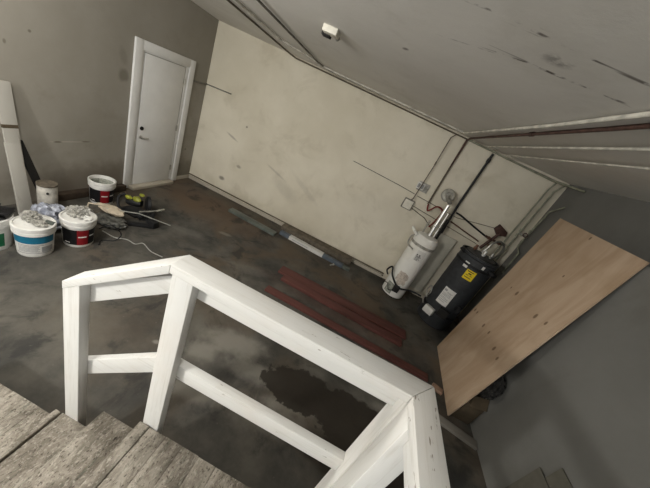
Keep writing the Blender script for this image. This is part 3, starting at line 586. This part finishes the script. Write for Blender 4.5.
# ------------------------------------------------------------------ left corner: leaning boards
b = MB(); b.beam((-3.52, 2.10, .01), (-3.735, 2.13, 1.40), .125, .02, up=(1, 0, 0), bev=.002); tag(b.build('leaning_board', 'trim_board'), 'tall pale board leaning on the left wall behind the pails', 'board', 'boards leaning on the left wall')
lb2 = tag(MB().beam((-3.46, 2.075, .01), (-3.625, 2.10, .82), .125, .02, up=(1, 0, 0), bev=.002).build('leaning_board', 'trim_board'), 'shorter pale board leaning in front of the tall pale board', 'board', 'boards leaning on the left wall')
b = MB(); b.beam((-3.667, 2.121, .96), (-3.672, 2.121, .995), .127, .022, up=(1, 0, 0)); tp = b.build('tape_band', 'cardboard', bpy.data.objects['leaning_board']); tp['label'] = 'brown band across the board'
b = MB(); b.beam((-3.56, 2.36, .01), (-3.73, 2.21, .80), .075, .03, up=(1, 0, 0), bev=.004); tag(b.build('leaning_board', 'dark'), 'narrow black board leaning on the left wall right of the pale boards', 'board', 'boards leaning on the left wall')
b = MB(); b.beam((-3.71, 2.45, .05), (-3.69, 3.50, .05), .09, .10, bev=.006); tag(b.build('dark_beam', 'dark_timber'), 'dark timber lying along the foot of the left wall behind the pails', 'timber')

# ------------------------------------------------------------------ pails
g4 = 'plastic pails by the left wall'
def pail(name, loc, label, bands, lid=True, h=.345, r0=.132, r1=.150):
    """bands: list of (z0, z1, a0, a1, material, part name)"""
    t = thing(name, label, 'bucket', loc, g4); x, y, z = loc
    def rr(zz): return r0 + (r1 - r0) * zz / h
    bb = MB()
    if lid: prof = [(0, .0), (r0 - .004, 0), (r0, .008), (r1 - .004, h - .06), (0, h - .06)]
    else: prof = [(0, 0), (r0 - .004, 0), (r0, .008), (r1 - .004, h), (r1 - .008, h), (r1 - .010, h - .01), (r0 + .002, .10), (0, .10)]
    bb.lathe(prof, loc, 40); body = bb.build('body', 'white_plastic', t)
    bb = MB(); bb.lathe([(rr(h - .09) - .004, h - .09), (r1 + .006, h - .085), (r1 + .007, h - .055), (r1 + .001, h - .05), (r1 + .001, h - .045), (r1 + .009, h - .04), (r1 + .010, h - .004), (r1 + .004, h + .002), (r1 - .006, h + .002)] + ([(r1 - .008, h - .012), (0, h - .012)] if lid else [(r1 - .007, h - .05)]), loc, 40)
    bb.build('lid' if lid else 'rim', 'white_plastic', t)
    av = math.atan2(-y, -x)
    for z0, z1, a0, a1, mt, pn_ in bands:
        bb = MB(); e = .0035 if pn_ != 'label' else .0018
        bb.patch(loc, rr(z0) - .002, rr(z1) - .002, z0, z1, av + a0, av + a1, e); bb.build(pn_, mt, t)
    return t, av
t, av = pail('pail', (-2.86, 1.765, 0), 'white lidded pail with a teal band label, front left of the pails', [
    (.03, .250, -1.3, 1.1, 'paper', 'label'), (.168, .252, -1.3, 1.1, 'teal', 'teal_band'), (.06, .125, .30, 1.0, 'grey_print', 'grey_block')])
b = MB()
for z, a0, a1 in ((.148, -1.0, .4), (.132, -1.0, .2), (.115, -1.0, .15), (.10, -1.0, .2), (.085, -1.0, .1), (.07, -1.0, .2), (.05, -1.1, .9)):
    r_ = .132 + .018 * z / .375; b.patch((-2.86, 1.765, 0), r_ - .002, r_ - .002, z - .005, z + .004, av + a0, av + a1, .0034, 16)
b.build('label_text', 'grey_print', t)
def redlabel(loc, lid, label):
    t, av = pail('pail', loc, label, [(.035, .235, -1.25, 1.35, 'black_print', 'label'), (.035, .235, -.10, .62, 'red_print', 'red_panel')], lid)
    r_ = .132 + .018 * .15 / .345 - .002
    bb = MB(); bb.patch(loc, r_, r_, .138, .152, av - .02, av + .50, .0052); bb.build('label_text', 'paper', t)
    bb = MB(); bb.patch(loc, r_, r_, .146, .158, av + .72, av + 1.10, .0052); bb.build('label_text', 'paper', t)
    bb = MB(); bb.patch(loc, r_ - .003, r_ - .003, .060, .066, av - .9, av - .55, .0052); bb.build('label_text', 'paper', t); return t
redlabel((-2.80, 2.13, 0), True, 'white lidded pail with a black and red label and a crumpled bag on top')
t = redlabel((-3.50, 2.97, 0), False, 'open white pail with a black and red label, standing farthest back')
b = MB(); b.lathe([(0, .20), (.08, .19), (.139, .215), (.1405, .30), (.138, .30), (.132, .235), (.06, .215), (0, .222)], (-3.50, 2.97, 0), 36); b.build('dried_plaster', 'plaster_dry', t)
t, av = pail('pail', (-3.125, 1.585, 0), 'white pail with a green label cut off by the left edge of the photo', [(.05, .20, -1.0, .62, 'green_print', 'label')], True, .345)
b = MB(); b.blob((-3.125, 1.59, .375), (.13, .13, .045), .6, 2.2, 4, 9, .02); tag(b.build('dark_rag', 'black'), 'dark rag heaped on the pail with the green label', 'rag')
# things on the lids
b = MB(); b.blob((-2.92, 1.785, .37), (.075, .06, .045), .9, 2.6, 4, 1, .035, True); tag(b.build('crumpled_film', 'film'), 'crumpled clear plastic on the lid of the teal label pail', 'plastic film')
b = MB(); b.blob((-2.81, 1.775, .357), (.065, .04, .02), .9, 3, 4, 4, .02, True); tag(b.build('crumpled_film', 'film'), 'flat scrap of plastic at the centre of the teal label pail lid', 'plastic film')
b = MB(); b.obox((-2.80, 1.855, .342), (.04, .012, 0), (-.01, .025, 0), (0, 0, .007), .003); tag(b.build('scraper_pad', 'slate'), 'small grey green pad at the far edge of the teal label pail lid', 'pad')
b = MB(); b.blob((-2.83, 2.14, .375), (.10, .075, .05), .8, 2.2, 4, 2, .04, True); tag(b.build('crumpled_bag', 'film'), 'crumpled grey bag on the lid of the black and red label pail', 'bag')
b = MB(); b.blob((-2.71, 2.15, .352), (.045, .04, .025), .7, 2.4, 3, 6, .02); tag(b.build('paper_scrap', 'paper'), 'white paper scrap on the lid of the black and red label pail', 'paper')
cn = thing('paint_can', 'small white can with a brown stained lid standing among bags by the left wall', 'can', (-3.47, 2.29, 0))
b = MB(); b.lathe([(0, 0), (.085, 0), (.09, .01), (.09, .37), (.086, .38), (0, .38)], (-3.47, 2.29, 0), 30); b.build('body', 'dirty_can', cn)
b = MB(); b.lathe([(0, .38), (.094, .38), (.094, .40), (.08, .402), (.076, .395), (0, .395)], (-3.47, 2.29, 0), 30); b.build('lid', 'brown_timber', cn)['label'] = 'brown stained lid'
b = MB(); b.cyl((-3.47 + .076, 2.29 - .05, .31), (-3.47 + .088, 2.29 - .058, .31), .012, n=12); b.build('handle_boss', 'dark', cn)
b = MB(); b.blob((-3.17, 2.11, .15), (.17, .15, .14), .6, 2.2, 4, 8, .145, True); tag(b.build('plastic_bag', 'film_blue'), 'bluish white plastic bag of scraps between the can and the lidded pails', 'bag')
b = MB(); b.blob((-3.06, 2.37, .14), (.11, .10, .13), .5, 2.1, 4, 11, .135, True); tag(b.build('plastic_bag', 'film'), 'grey plastic bag behind the black and red lidded pail', 'bag')
b = MB(); b.tube([(-3.16, 2.52, .24), (-3.0, 2.58, .27)], .008, 8); b.tube([(-3.16, 2.52, .24), (-3.20, 2.50, .01)], .008, 8); tag(b.build('thin_stick', 'cloth'), 'thin pale stick poking up behind the lidded pail', 'stick')

# ------------------------------------------------------------------ tools on the floor
bx = -2.98
b = MB(); b.blob((-3.02, 2.70, .165), (.19, .075, .045), .3, 1.6, 4, 13, .05); cl = tag(b.build('drop_cloth', 'cloth'), 'cream rolled cloth draped between the pails and the tools', 'cloth')
b = MB(); b.blob((-2.95, 2.64, .055), (.20, .13, .055), .5, 2.0, 4, 15, .058, True); tag(b.build('plastic_sheet', 'film_dark'), 'dark grey plastic sheet crumpled on the floor under the cream cloth', 'plastic film')
sw = thing('power_saw', 'black power tool with lime green grips on the floor in front of the door', 'power tool', (-3.08, 3.12, 0))
b = MB(); b.box(-3.22, -2.92, 2.98, 3.24, .0, .025, .006); b.build('base_plate', 'black', sw)
b = MB(); b.lathe([(0, -.03), (.10, -.03), (.135, -.02), (.14, .02), (.10, .03), (0, .03)], (-2.95, 3.22, .15), 28, (.6, .8, 0)); b.build('blade_guard', 'black', sw)
b = MB(); b.lathe([(0, -.10), (.045, -.10), (.06, -.08), (.065, .05), (.05, .10), (0, .11)], (-3.10, 3.13, .15), 20, (1, .35, .1)); b.build('motor', 'black', sw)
for q, rr_, sd_ in (((-3.16, 3.08, .215), (.05, .035, .03), 1), ((-3.05, 3.12, .22), (.065, .045, .04), 2), ((-3.12, 3.27, .225), (.04, .03, .025), 3)):
    b = MB(); b.blob(q, rr_, .2, 1.5, 3, sd_); b.build('grip', 'lime', sw)['label'] = 'lime green grip'
b = MB(); b.tube([(-3.22, 3.08, .24), (-3.24, 3.0, .20), (-3.16, 2.93, .10), (-3.05, 2.92, .06)], .02, 10, 5); b.build('handle', 'black', sw)
b = MB(); b.beam((-2.92, 2.72, .025), (-2.60, 2.99, .025), .07, .05, bev=.008); b.box(-2.70, -2.57, 2.95, 3.05, 0, .10, .01); tag(b.build('black_case', 'black'), 'black bar shaped tool lying nearest on the floor beside the rods', 'tool')
b = MB(); b.blob((-2.83, 3.10, .055), (.075, .115, .065), .5, 2.2, 4, 17, .052); tag(b.build('tool_bag', 'black'), 'black tool bag under the crossing metal rods', 'bag')
pipe('metal_rod', [(-3.02, 2.64, .20), (-2.80, 2.92, .16), (-2.52, 3.22, .012)], .008, 'wire', 'thin grey rod lying over the black tools, pointing right', 'rods over the tools', cat='rod')
pipe('metal_rod', [(-2.82, 2.94, .175), (-2.76, 3.10, .17), (-2.74, 3.28, .16)], .010, 'galv', 'short rod with a knob end lying across the black tools', 'rods over the tools', cat='rod', couplings=[((-2.745, 3.20, .165), (0, 1, 0)), ((-2.74, 3.27, .162), (0, 1, 0))])
pipe('extension_cord', [(-2.85, 2.45, .008), (-2.66, 2.45, .008), (-2.55, 2.52, .008), (-2.42, 2.52, .008), (-2.38, 2.60, .008), (-2.2, 2.54, .008), (-2.03, 2.55, .008)], .006, 'wire', 'pale cord trailing across the floor from the tools towards the railing', None, 5, cat='cord')
pipe('extension_cord', [(-2.72, 2.30, .16), (-2.62, 2.36, .24), (-2.58, 2.46, .10), (-2.60, 2.40, .012), (-2.68, 2.30, .010), (-2.62, 2.22, .012)], .007, 'black', 'black cord looping on the floor right of the lidded red label pail', None, 6, cat='cord')
